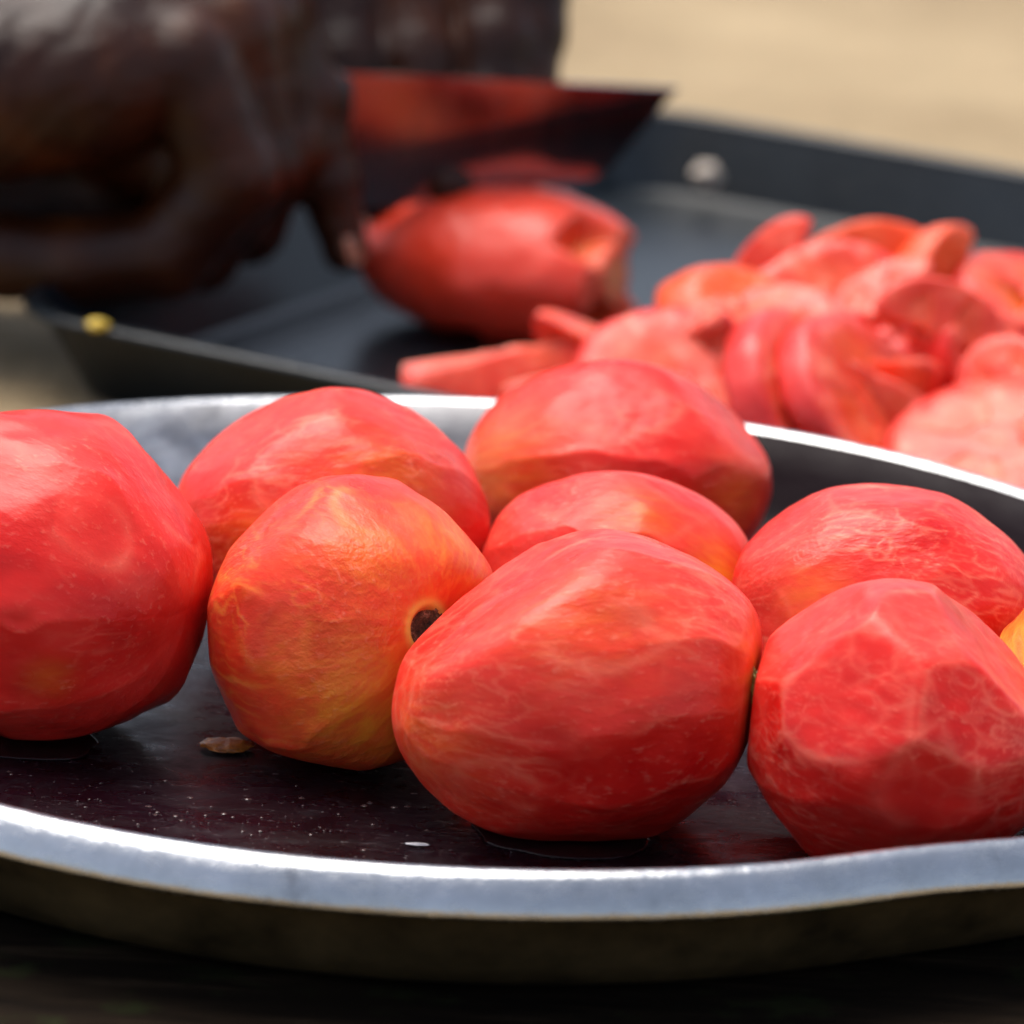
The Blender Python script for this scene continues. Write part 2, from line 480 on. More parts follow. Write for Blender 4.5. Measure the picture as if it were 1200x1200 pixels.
TOM = [
 # key, centre, semi-axes, yaw, tilt, label, options
 dict(k='T1', c=(-.0943, -.0335, .0387), ax=(.042, .037, .0365), yaw=-32, tilt=0, seed=3,
      label="large plain red peeled tomato at the left edge of the plate",
      planes=[((.735, -.05, .678), .925), ((-.2, -.5, .8), .975), ((.25, -.75, .6), .98)], strokes=9, wavy=.34, step=.019, soft=.0022,
      mat=dict(vein=.25, streak=.25, grain=.4), blush=[((.1, -1, -.35), .13, .25)]),
 dict(k='T2', c=(-.0306, .0271, .0352), ax=(.0365, .033, .033), yaw=12, tilt=0, seed=8,
      label="broad peeled tomato directly behind the yellow-streaked one, near the left rear rim",
      planes=[((-.51, -.1, .86), .875), ((.40, -.1, .916), .93), ((-.1, -.8, .6), .94)], strokes=10,
      mat=dict(vein=.4, streak=.8, grain=.45), blush=[((.35, -.8, .5), .5, .35), ((-.4, -.8, .1), .3, .4)]),
 dict(k='T3', c=(-.0236, -.0450, .0348), ax=(.0345, .032, .0325), yaw=-56, tilt=-14, seed=12,
      label="yellow-streaked orange peeled tomato with a brown stem scar facing the camera", scar=1,
      planes=[((-.69, -.05, .72), .885), ((.1, -.3, .95), .965), ((-.55, -.8, .1), .955)], strokes=12, wavy=.16, step=.006,
      mat=dict(vein=.45, streak=.55, grain=.75, red=(.70, .030, .010), deep=(.56, .010, .005), pale=(.88, .36, .06)),
      blush=[((.15, -.9, -.30), .55, .85), ((.1, -.6, .6), .35, .35), ((.6, -.3, .6), .36, .45), ((-.4, -.8, .0), .25, .40)]),
 dict(k='T4', c=(.0372, .0943, .0317), ax=(.0375, .031, .0295), yaw=3, tilt=0, seed=17,
      label="blurred peeled tomato farthest back, against the rear rim of the plate",
      planes=[((-.55, -.2, .8), .96), ((.65, -.05, .76), .89), ((0, -.5, .85), .94)], strokes=10,
      mat=dict(vein=.4, streak=.8, grain=.4), blush=[((-.8, -.6, .2), .5, .4), ((.75, -.6, .1), .3, .3)]),
 dict(k='T5', c=(.0370, .0112, .0294), ax=(.033, .0255, .0272), yaw=-10, tilt=0, seed=23,
      label="low peeled tomato half hidden directly behind the front centre tomato",
      planes=[((.39, -.1, .92), .955), ((-.45, -.2, .88), .96), ((.55, -.6, .55), .93)], strokes=9,
      mat=dict(vein=.4, streak=.7, grain=.55), blush=[((.7, -.6, .35), .32, .7), ((.1, -.6, .8), .3, .4)]),
 dict(k='T6', c=(.0280, -.0839, .0347), ax=(.0424, .0325, .0328), yaw=7, tilt=-3, seed=31,
      label="largest peeled tomato lying front and centre with a yellowish right end",
      planes=[((-.57, -.04, .82), .770), ((.76, -.05, -.65), .93), ((-.95, -.2, .15), .96), ((.1, -.80, .58), .985), ((-.25, -.85, -.45), .98)], strokes=9, step=.006, cut=.975, soft=.0019,
      mat=dict(vein=1.0, streak=.55, grain=.4), blush=[((.95, -.25, .22), .30, .85), ((.0, -.7, .7), .45, .22), ((-.8, -.6, -.2), .4, .25)]),
 dict(k='T7', c=(.0963, -.0125, .0327), ax=(.036, .032, .0305), yaw=4, tilt=0, seed=37,
      label="flat-topped peeled tomato with pale seams at the right, behind the front right one",
      planes=[((-.05, -.05, 1), .945), ((-.60, -.1, .8), .95), ((.52, -.1, .84), .955), ((-.1, -.75, .65), .95), ((-.8, -.55, .1), .94)], strokes=9,
      mat=dict(vein=.4, streak=.9, grain=.55), blush=[((-.5, -.75, .4), .25, .35)]),
 dict(k='T8', c=(.0948, -.0945, .0335), ax=(.0345, .0315, .0308), yaw=-20, tilt=0, seed=41,
      label="boxy faceted peeled tomato in the front at the right edge",
      planes=[((-.65, -.06, .76), .865), ((.20, -.35, .92), .93), ((.69, -.05, .73), .785), ((-.42, -.78, .46), .90), ((.40, -.80, .45), .915), ((.12, -.98, -.12), .945), ((-.79, -.1, -.61), .95), ((-.25, -.75, -.6), .95), ((-.92, -.35, .15), .94)], strokes=8, step=.012, soft=.0006,
      mat=dict(vein=1.0, streak=.5, grain=.35, pale=(.90, .26, .17)), blush=[]),
 dict(k='T9', c=(.1425, -.0500, .0282), ax=(.033, .025, .026), yaw=70, tilt=0, seed=47,
      label="orange-yellow sliver of a peeled tomato cut off by the right edge",
      planes=[((-.6, -.4, .7), .95)], strokes=10,
      mat=dict(vein=.4, streak=.9, grain=.5, red=(.62, .10, .02), pale=(.78, .36, .10)), blush=[((-.9, -.4, .3), .9, .95)]),
]
def support(t, nw):
    Rm = rotm(R(t['yaw']), R(t['tilt'])); nl = Rm.T @ np.array(nw)
    return np.linalg.norm(np.array(t['ax']) * nl)
for t in TOM: t['contact'] = []
for i, a in enumerate(TOM):
    for b in TOM[:i]:
        # neighbours that touch press a flat spot into each other
        dv = np.array(b['c']) - np.array(a['c']); L = np.linalg.norm(dv); nw = dv / L
        sa, sb = support(a, nw), support(b, -nw)
        if sa + sb > L - .0006:
            h = sa - (sa + sb - L) * .5 - .0003
            if a['k'] == 'T9': h = sa
            if a['k'] == 'T8' and b['k'] == 'T6': h = sa - (sa + sb - L) * .45
            a['contact'].append((nw, h)); b['contact'].append((-nw, L - h - .0006))
def scar_material():
    g = G("dry_stem_scar")
    o = g.obj()
    n = g.noise(o, 650, 4, .75)
    c = g.ramp(n, [(.35, c4(.030, .016, .008)), (.55, c4(.16, .09, .04)), (.70, c4(.50, .38, .22))])
    g.set(Base_Color=c, Roughness=.85, Normal=g.bump(n, .9, .001))
    return g.m
for t in TOM:
    mt = tomato_material("peeled_tomato_flesh_" + t['k'].lower(), t['seed'], **t['mat'])
    zc = t['c'][2]
    P, Fc, at = tomato_mesh(t['ax'], R(t['yaw']), R(t['tilt']), t['seed'], t['planes'], t.get('strokes', 11), t.get('wavy', .22),
                            t.get('cut', .965), t.get('step', .010), t['blush'], t.get('scar', 0),
                            contact=t['contact'] + [((0, 0, -1), zc - .0031)], soft=t.get('soft', .0014), n=t.get('n', 90))
    o = link_mesh("peeled_tomato", P, Fc, mt, None, attrs=at)
    o.location = t['c']; o.rotation_euler = (0, R(t['tilt']), R(t['yaw']))
    tag(o, t['label'], "tomato", "peeled tomatoes on the metal plate")
    if t['k'] == 'T6':
        dl = np.array((.955, -.28, .08)); dl /= np.linalg.norm(dl)
        at_ = P[np.argmax((P / np.linalg.norm(P, axis=1)[:, None]) @ dl)]
        d_, F_ = quad_sphere(10)
        Q_ = d_ * (1 + .35 * pn(d_, 2.2, 3) + .2 * pn(d_, 6, 4))[:, None] * np.array((.0011, .0030, .0042)) + at_
        g = G("green_stem_end"); nn = g.noise(g.obj(), 500, 3, .6)
        g.set(Base_Color=g.ramp(nn, [(.35, c4(.20, .14, .02)), (.65, c4(.62, .52, .14))]), Roughness=.45)
        link_mesh("stem_end", Q_, F_, g.m, o)["label"] = "yellow-green stem end"
    if t.get('scar'):
        tip = P[np.argmax(quad_sphere(90)[0][:, 0])]
        V = [(tip[0] + .0010, tip[1], tip[2])]; FF = []
        NS = 20
        for k, (rr, hx) in enumerate([(.0014, .0010), (.0027, .0013), (.0040, .0017), (.0051, .0024)]):
            for i in range(NS):
                a = 2 * math.pi * i / NS
                jit = 1 + .14 * noise.noise(Vector((math.cos(a) * 2, math.sin(a) * 2, k)))
                V.append((tip[0] + hx + .0007 * noise.noise(Vector((math.cos(a) * 3, math.sin(a) * 3, k * 2.3))), tip[1] + rr * jit * math.cos(a), tip[2] + rr * jit * math.sin(a)))
        for i in range(NS):
            FF.append((0, 1 + i, 1 + (i + 1) % NS))
        for k in range(3):
            for i in range(NS):
                a, b = 1 + k * NS + i, 1 + k * NS + (i + 1) % NS
                FF.append((a, a + NS, b + NS, b))
        s = link_mesh("stem_scar", V, FF, scar_material(), o)
        s["label"] = "dark brown stem scar with a yellow ring"

# ------------------------------------------------------------------ tray
def tray_material():
    g = G("dark_slate_tray")
    o = g.obj()
    n = g.noise(o, 30, 5, .6)
    n2 = g.noise(o, 260, 4, .65)
    c = g.ramp(n, [(.3, c4(.0025, .0045, .0065)), (.7, c4(.005, .009, .013))])
    g.set(Base_Color=c, Roughness=g.mr(n2, .3, .7, .26, .38), Specular_IOR_Level=.32, Normal=g.bump(n2, .15, .001))
    return g.m
def rrect(u0, u1, v0, v1, rad, z, ns=8):
    out = []
    for (cu, cv, a0) in ((u1 - rad, v1 - rad, 0), (u0 + rad, v1 - rad, 90), (u0 + rad, v0 + rad, 180), (u1 - rad, v0 + rad, 270)):
        for i in range(ns + 1):
            a = R(a0 + 90 * i / ns)
            out.append((cu + rad * math.cos(a), cv + rad * math.sin(a), z))
    return out
def loft(loops, cap_first=False, cap_last=False):
    k = len(loops[0]); V = [p for l in loops for p in l]; Fc = []
    for q in range(len(loops) - 1):
        for i in range(k):
            j = (i + 1) % k
            Fc.append((q * k + i, q * k + j, (q + 1) * k + j, (q + 1) * k + i))
    if cap_first: Fc.append(tuple(range(k))[::-1])
    if cap_last: Fc.append(tuple((len(loops) - 1) * k + i for i in range(k)))
    return V, Fc
U0, U1, V0, V1 = -.292, .19, .2195, .600
TR = R(-30)
tray = empty("serving_tray", (0, 0, 0), (0, 0, TR))
tag(tray, "dark slate-grey rectangular tray with flared sides behind the plate", "tray")
M_tray = tray_material()
def rr_in(d, z, rad): return rrect(U0 + d, U1 - d, V0 + d, V1 - d, rad, z)
V, Fc = loft([rr_in(.020, -.0216, .018), rr_in(.018, -.0205, .02), rr_in(.0045, .0038, .03), rr_in(.0065, .0040, .028), rr_in(.0195, -.0178, .019), rr_in(.023, -.0190, .016)], True, True)
ob = link_mesh("tray_body", V, Fc, M_tray, tray, smooth=False)
V, Fc = loft([rr_in(.0043, .0034, .03), rr_in(.0005, .0036, .034), rr_in(0, .0045, .034), rr_in(.0006, .0058, .034), rr_in(.0030, .0063, .032), rr_in(.0060, .0058, .029), rr_in(.0067, .0038, .028)])
ob = link_mesh("tray_lip", V, Fc, M_tray, tray)

# ------------------------------------------------------------------ cut tomato pieces
def piece_material(name, orange=0.0):
    g = G(name)
    o = g.obj()
    oi = g.n('ObjectInfo').outputs['Random']
    p = g.mapping(o)
    n1 = g.noise(p, 60, 4, .6, .4)
    skin = g.ramp(n1, [(.3, c4(.56, .020, .016)), (.55, c4(.68, .038, .030)), (.8, c4(.78, .10, .08))])
    cutc = g.ramp(g.noise(p, 95, 3, .6, .6), [(.3, c4(.60, .030, .012)), (.52, c4(.74, .075, .035)), (.75, c4(.84, .20, .12))])
    c = g.mix(g.attr('cut'), skin, cutc)
    c = g.mix(g.math('MULTIPLY', g.attr('gel'), .85), c, c4(.66, .14, .015))
    c = g.mix(g.math('MULTIPLY', g.attr('core'), .6), c, c4(.80, .46, .20))
    c = g.mix(orange, c, c4(.80, .11, .012))
    c = g.mix(g.math('MULTIPLY', g.attr('edge'), .25), c, c4(.82, .30, .24))
    h = g.noise(p, 240, 4, .65)
    g.set(Base_Color=c, Roughness=g.mr(n1, .3, .7, .25, .45), Subsurface_Weight=.55, Subsurface_Radius=(1, .25, .12), Subsurface_Scale=.004,
          Specular_IOR_Level=.55, IOR=1.38, Normal=g.bump(h, .35, .001))
    return g.m
M_piece = piece_material("cut_tomato_flesh")
M_piece_c = piece_material("red_orange_tomato_flesh", .22)
M_piece_o = piece_material("orange_tomato_flesh", .65)
def piece(axes, planes, seed, o=(0, 0, 0), n=26, locules=True, depth=.003):
    """part of a tomato: ellipsoid cut by flat planes (local direction, offset); star-shaped round the inner point o"""
    d, Fc = quad_sphere(n)
    A = np.array(axes); o = np.array(o, float)
    a_ = ((d / A) ** 2).sum(1); b_ = 2 * (o / A * d / A).sum(1); c_ = ((o / A) ** 2).sum() - 1
    rs = (-b_ + np.sqrt(b_ ** 2 - 4 * a_ * c_)) / (2 * a_)
    nz = vnoise(d, 1.9, seed)
    rs = rs * (1 + .03 * nz + .012 * vnoise(d, 5, seed + 2))
    L = [rs]
    gel = np.zeros(len(d)); core = np.zeros(len(d))
    for (nl, h) in planes:
        nl = np.array(nl, float); nl /= np.linalg.norm(nl)
        cs = d @ nl
        r0 = np.where(cs > .02, (h - o @ nl) / np.maximum(cs, .02), 1.0)
        hit = o + d * np.minimum(r0, rs)[:, None]
        q = hit / A
        rad = np.sqrt((q ** 2).sum(1))
        t1 = np.cross(nl, [1, 0, 0] if abs(nl[0]) < .9 else [0, 1, 0]); t1 /= np.linalg.norm(t1)
        t2 = np.cross(nl, t1)
        an = np.arctan2(hit @ t2, hit @ t1)
        pr = np.sqrt((hit @ t2) ** 2 + (hit @ t1) ** 2) / np.mean(A)
        ch = np.clip((np.cos(3 * an + seed) + .35) * 2.2, 0, 1) * np.clip((pr - .26) * 9, 0, 1) * np.clip((.80 - pr) * 9, 0, 1)
        if not locules: ch = ch * .25
        on = r0 < rs
        gel = np.where(on, np.maximum(gel, ch), gel)
        core = np.where(on, np.maximum(core, np.clip((.24 - pr) * 8, 0, 1) * (1.0 if locules else .12)), core)
        L.append(np.where(cs > .02, (h - depth * ch + .0003 * vnoise(hit, 160, seed + 7) - o @ nl) / np.maximum(cs, .02), 1.0))
    S_ = np.stack(L); own = S_.argmin(0); so = np.sort(S_, 0)
    edge = np.exp(-((so[1] - so[0]) / .0006) ** 2) if len(L) > 1 else np.zeros(len(d))
    r = softmin(L, .00035)
    P = o + d * r[:, None]
    cut = (own > 0).astype(float)
    return P, Fc, dict(cut=cut, gel=gel * cut, core=core * cut, edge=edge)
def put_piece(name, axes, planes, seed, loc, rot, label, o=(0, 0, 0), n=26, group=None, cat="tomato piece", mat=None, **kw):
    P, Fc, at = piece(axes, planes, seed, o, n, **kw)
    ob = link_mesh(name, P, Fc, mat or M_piece, None, attrs=at)
    ob.location = loc; ob.rotation_euler = tuple(R(a) for a in rot)
    tag(ob, label, cat, group)
    return ob
# tomato under the knife: right end sliced off, hollow chambers showing
put_piece("cut_tomato", (.051, .031, .0240), [((1, 0, .06), .037), ((0, 0, -1), .0212)], 5, (.0095, .4310, .0024), (4, 0, -28),
          "half-sliced red tomato under the knife blade with its hollow cut end showing", n=44, cat="tomato", depth=.012, mat=M_piece_c)
GP = "chopped tomato pieces heaped in the tray"
def slab(th, off=0.0): return [((0, 0, 1), off + th / 2), ((0, 0, -1), -off + th / 2)]
def wedge(ang): c, q = math.cos(R(ang / 2)), math.sin(R(ang / 2)); return [((0, -q, c), .0012), ((0, -q, -c), .0012)]
WO = (0, .014, 0)
PCS = [
 # axes, planes, seed, inner point, loc, rot(deg), label
 ((.046, .024, .024), wedge(46), 61, WO, (.0230, .3150, .0060), (-100, -6, 22), "long thin tomato wedge pointing left, lying beside the tray's near edge"),
 ((.044, .022, .022), wedge(40), 79, WO, (.0480, .2960, .0100), (-80, -10, 26), "second long tomato wedge overlapping the right end of the first long one"),
 ((.026, .022, .022), slab(.012, .010), 62, (0, 0, .010), (.0720, .3080, .0130), (35, 15, 20), "orange tomato slice lying on top of the long wedges"),
 ((.028, .016, .016), wedge(70), 63, (0, .010, 0), (.0850, .3280, .0190), (10, -68, 25), "red tomato sliver whose pointed tip sticks up from the heap"),
 ((.040, .030, .029), slab(.012, .004), 64, (0, 0, .004), (.0650, .2640, .0020), (38, 18, -24), "large smooth pink tomato slab leaning behind the rearmost plated tomato"),
 ((.030, .034, .026), slab(.012, .002), 65, (0, 0, .002), (.0900, .2600, .0060), (8, 58, -14), "pink tomato slice on edge, leaning right in the middle of the heap"),
 ((.030, .034, .026), slab(.011, .002), 66, (0, 0, .002), (.1060, .2580, .0070), (4, 52, -18), "second tomato slice on edge, leaning against the pink one in the middle"),
 ((.034, .026, .026), wedge(80), 67, WO, (.1220, .2560, .0140), (-60, 20, -14), "blocky tomato wedge with a pale top edge at the heap's front"),
 ((.028, .024, .022), wedge(95), 68, WO, (.1130, .3380, .0200), (20, -20, 18), "bright orange tomato wedge standing at the back of the heap"),
 ((.024, .018, .016), wedge(80), 69, (0, .010, 0), (.1340, .3340, .0220), (40, -50, 60), "small orange tomato piece beside the bright orange wedge"),
 ((.026, .020, .018), slab(.010), 70, (0, 0, 0), (.1600, .3400, .0200), (25, 12, 20), "pink tomato slice at the right edge, highest in the heap"),
 ((.028, .022, .020), wedge(70), 71, WO, (.1500, .2900, .0170), (-70, 25, 40), "pale pink tomato wedge at the right edge above a dark gap"),
 ((.022, .018, .016), wedge(90), 72, (0, .010, 0), (.1400, .3100, .0200), (-40, 30, -30), "small tomato wedge standing behind the pale pink wedge"),
 ((.030, .028, .026), slab(.009, .003), 73, (0, 0, .003), (.1420, .2240, .0060), (24, -6, -14), "pale pink tomato slice lying flat just behind the plate's right rear rim"),
 ((.026, .020, .02), wedge(100), 74, (0, .010, 0), (.1560, .2600, .0000), (15, -10, 20), "dark red tomato chunk low in the heap at the right"),
 ((.030, .022, .022), [((0, 0, -1), .006), ((0, .6, .8), .008)], 75, (0, 0, 0), (.0930, .2960, .0030), (10, 5, 30), "red tomato chunk buried in the middle of the heap"),
 ((.030, .022, .022), [((0, 0, -1), .006), ((.5, .3, .8), .008)], 76, (0, 0, 0), (.1240, .3020, .0030), (-8, 5, -20), "tomato chunk buried under the bright orange wedge"),
 ((.028, .022, .02), slab(.010), 77, (0, 0, 0), (.0990, .3120, .0200), (48, -25, 20), "pinkish tomato slice tilted left behind the upright slices"),
 ((.020, .016, .014), wedge(80), 78, (0, .009, 0), (.1290, .2760, .0270), (30, 20, 0), "small pale tomato chip on top of the blocky wedge"),
 ((.020, .014, .012), wedge(100), 80, (0, .008, 0), (.1150, .3020, .0280), (-30, -30, 40), "small red tomato chip in front of the bright orange wedge"),
 ((.018, .014, .012), slab(.008), 81, (0, 0, 0), (.1480, .2500, .0190), (50, 20, -50), "small tomato slice above the pale flat slice by the rim"),
]
for (ax, pl, sd, o, loc, rot, lab) in PCS:
    put_piece("tomato_piece", ax, pl, sd, loc, rot, lab, o=o, group=GP, mat=M_piece_o if sd in (62, 68, 69) else M_piece, locules=sd == 70)

rc = random.Random(21)
for q in range(16):
    # loose chips filling the heap
    u_ = q / 15
    x = .040 + .122 * u_ + rc.uniform(-.006, .006); y = .300 - .030 * u_ + rc.uniform(-.022, .034); z = .004 + .016 * math.sin(math.pi * min(1, u_ * 1.2)) + rc.uniform(0, .006)
    sz = rc.uniform(.016, .024)
    put_piece("tomato_chip", (sz, sz * .8, sz * .75), wedge(rc.uniform(45, 85)), 100 + q, (x, y, z), (rc.uniform(-120, 0), rc.uniform(-40, 40), rc.uniform(-60, 60)),
              "small angular tomato chip wedged between the bigger pieces of the heap", o=(0, sz * .5, 0), n=18, group="small tomato chips filling the heap", locules=False, mat=(M_piece, M_piece_c)[q % 2])

# ------------------------------------------------------------------ knife
def steel_material():
    g = G("polished_knife_steel")
    o = g.obj()
    n = g.noise(g.mapping(o, scale=(400, 20, 20)), 1.0, 4, .6)
    g.set(Base_Color=c4(.26, .27, .29), Metallic=1.0, Roughness=g.mr(n, .3, .7, .10, .18))
    return g.m
def prism(poly, th0, th1):
    """flat polygon (x, z) given thickness: th0 at each vertex"""
    n = len(poly); V = []
    for (x, z), t in zip(poly, th0): V.append((x, -t / 2, z))
    for (x, z), t in zip(poly, th1): V.append((x, t / 2, z))
    Fc = [tuple(range(n)), tuple(range(2 * n - 1, n - 1, -1))]
    for i in range(n):
        j = (i + 1) % n
        Fc.append((i, n + i, n + j, j))
    return V, Fc
knife = empty("kitchen_knife", (-.0420, .4235, .0400), (R(7), R(2.4), R(10)))
tag(knife, "broad kitchen knife with a clipped tip held over the cut tomato", "knife")
bp = [(-.004, .0215), (.1005, .0225), (.0975, .0190), (.0830, -.0040), (.078, -.0075), (.050, -.0135), (.020, -.0195), (.004, -.0225), (.002, -.005)]
bt = [.0020, .0014, .0010, .0003, .0003, .0003, .0003, .0003, .0016]
V, Fc = prism(bp, bt, bt)
link_mesh("blade", V, Fc, steel_material(), knife, smooth=False)
g = G("black_knife_handle"); g.set(Base_Color=c4(.012, .012, .013), Roughness=.45)
loops = []
for (x, hw, hh, zz) in ((.001, .006, .010, .010), (-.004, .0085, .0135, .009), (-.03, .009, .0125, .008), (-.07, .0095, .014, .006), (-.098, .0095, .015, .004), (-.104, .006, .010, .003)):
    loops.append([(x, hw * math.cos(2 * math.pi * i / 16), zz + hh * math.sin(2 * math.pi * i / 16)) for i in range(16)])
V, Fc = loft(loops, True, True)
link_mesh("knife_handle", V, Fc, g.m, knife)

# ------------------------------------------------------------------ hands
def surface_net(f, org, h):
    """closed surface of the zero level of f on a grid (naive surface nets)"""
    nx, ny, nz = f.shape
    s = f < 0
    c = [s[a:nx - 1 + a, b:ny - 1 + b, d:nz - 1 + d] for a in (0, 1) for b in (0, 1) for d in (0, 1)]
    tot = sum(x.astype(np.int8) for x in c)
    act = (tot > 0) & (tot < 8)
    ids = -np.ones(act.shape, int)
    I = np.argwhere(act); ids[act] = np.arange(len(I))
    acc = np.zeros((len(I), 3)); cnt = np.zeros(len(I))
    cor = [np.array(q) for q in np.ndindex(2, 2, 2)]
    for a in cor:
        for ax in range(3):
            if a[ax]: continue
            b = a.copy(); b[ax] = 1
            fa = f[I[:, 0] + a[0], I[:, 1] + a[1], I[:, 2] + a[2]]
            fb = f[I[:, 0] + b[0], I[:, 1] + b[1], I[:, 2] + b[2]]
            m = (fa < 0) != (fb < 0)
            t = np.where(m, fa / np.where(m, fa - fb, 1), 0)
            pt = a + np.outer(t, (b - a))
            acc[m] += pt[m]; cnt[m] += 1
    P = org + (I + acc / cnt[:, None]) * h
    Q = []
    for ax in range(3):
        sl0 = [slice(None)] * 3; sl1 = [slice(None)] * 3
        sl0[ax] = slice(0, -1); sl1[ax] = slice(1, None)
        e = s[tuple(sl0)] != s[tuple(sl1)]
        E = np.argwhere(e)
        u, v = (ax + 1) % 3, (ax + 2) % 3
        E = E[(E[:, u] > 0) & (E[:, v] > 0) & (E[:, u] < f.shape[u] - 1) & (E[:, v] < f.shape[v] - 1)]
        ins = s[E[:, 0], E[:, 1], E[:, 2]]
        q = []
        for (du, dv) in ((0, 0), (-1, 0), (-1, -1), (0, -1)):
            X = E.copy(); X[:, u] += du; X[:, v] += dv
            q.append(ids[X[:, 0], X[:, 1], X[:, 2]])
        q = np.stack(q, 1)
        q[~ins] = q[~ins][:, ::-1]
        Q.append(q)
    return P, np.concatenate(Q)
def hand_mesh(chains, h=.0016, pad=.012):
    """chains: (list of (x, y, z, radius), blend width)"""
    allp = np.array([p for ch, k in chains for p in ch])
    lo = (allp[:, :3] - allp[:, 3:]).min(0) - pad; hi = (allp[:, :3] + allp[:, 3:]).max(0) + pad
    dims = np.ceil((hi - lo) / h).astype(int)
    gx, gy, gz = [lo[i] + np.arange(dims[i]) * h for i in range(3)]
    f = np.full(dims, 1.0, np.float32)
    waisted = []
    for ch, k in chains:
        if k <= .003:                                  # fingers: thinner between the joints, knuckles stand out
            new = []
            for p, q in zip(ch[:-1], ch[1:]):
                new += [p, tuple((np.array(p[:3]) + np.array(q[:3])) / 2) + ((p[3] + q[3]) / 2 * .89,)]
            ch = new + [ch[-1]]
        waisted.append((ch, k))
    for ch, k in waisted:
        for p, q in zip(ch[:-1], ch[1:]):
            p, q = np.array(p), np.array(q)
            rm = max(p[3], q[3]) + .02
            a0 = np.minimum(p[:3], q[:3]) - rm; a1 = np.maximum(p[:3], q[:3]) + rm
            sl = [slice(max(0, int((a0[i] - lo[i]) / h)), min(dims[i], int((a1[i] - lo[i]) / h) + 1)) for i in range(3)]
            X = gx[sl[0]][:, None, None]; Y = gy[sl[1]][None, :, None]; Z = gz[sl[2]][None, None, :]
            ab = q[:3] - p[:3]
            t = np.clip(((X - p[0]) * ab[0] + (Y - p[1]) * ab[1] + (Z - p[2]) * ab[2]) / (ab @ ab), 0, 1)
            dd = np.sqrt((X - p[0] - t * ab[0]) ** 2 + (Y - p[1] - t * ab[1]) ** 2 + (Z - p[2] - t * ab[2]) ** 2) - (p[3] + t * (q[3] - p[3]))
            cur = f[sl[0], sl[1], sl[2]]
            hh = np.maximum(k - np.abs(cur - dd), 0) / k
            f[sl[0], sl[1], sl[2]] = np.minimum(cur, dd) - hh * hh * k * .25
    return surface_net(f, lo, h)
def skin_material():
    g = G("dark_brown_skin")
    o = g.obj()
    n = g.noise(o, 35, 4, .6)
    c = g.ramp(n, [(.3, c4(.012, .0028, .0009)), (.55, c4(.030, .0075, .0021)), (.8, c4(.072, .020, .005))])
    wr = g.noise(g.mapping(o, scale=(40, 120, 160), rot=(0, .6, 0)), 1.0, 5, .65, 1.2)
    f2 = g.noise(o, 420, 3, .6)
    h = g.math('ADD', g.math('MULTIPLY', wr, 1.0), g.math('MULTIPLY', f2, .25))
    g.set(Base_Color=c, Roughness=.30, Specular_IOR_Level=.24, Subsurface_Weight=.0, Subsurface_Radius=(1, .35, .2), Subsurface_Scale=.003,
          Normal=g.bump(h, .35, .003))
    return g.m
M_skin = skin_material()
g = G("fingernail"); g.set(Base_Color=c4(.34, .14, .08), Roughness=.25); M_nail = g.m
def nail(parent, c, along, out, ln=.011, wd=.0085):
    """curved nail plate at c; along = finger direction, out = surface normal"""
    a = Vector(along).normalized(); o_ = Vector(out); o_ = (o_ - a * o_.dot(a)).normalized(); s = a.cross(o_)
    V, Fc = [], []
    NU, NV = 7, 7
    for top in (1, 0):
        for i in range(NU):
            for j in range(NV):
                u = i / (NU - 1) * 2 - 1; v = j / (NV - 1) * 2 - 1
                w_ = wd / 2 * (1 - .22 * abs(u) ** 3)
                p = Vector(c) + a * (u * ln / 2 * (1 - .18 * v * v)) + s * (v * w_) + o_ * (-.0021 * v * v - .0006 * u * u + (.0004 if top else -.0006))
                V.append(tuple(p))
    for i in range(NU - 1):
        for j in range(NV - 1):
            q = (i * NV + j, (i + 1) * NV + j, (i + 1) * NV + j + 1, i * NV + j + 1)
            Fc.append(q); Fc.append(tuple(x + NU * NV for x in q[::-1]))
    rim = [i * NV for i in range(NU)] + [(NU - 1) * NV + j for j in range(1, NV)] + [i * NV + NV - 1 for i in range(NU - 2, -1, -1)] + [j for j in range(NV - 2, 0, -1)]
    for a_, b_ in zip(rim, rim[1:] + rim[:1]): Fc.append((a_, b_, b_ + NU * NV, a_ + NU * NV))
    return link_mesh("fingernail", V, Fc, M_nail, parent)

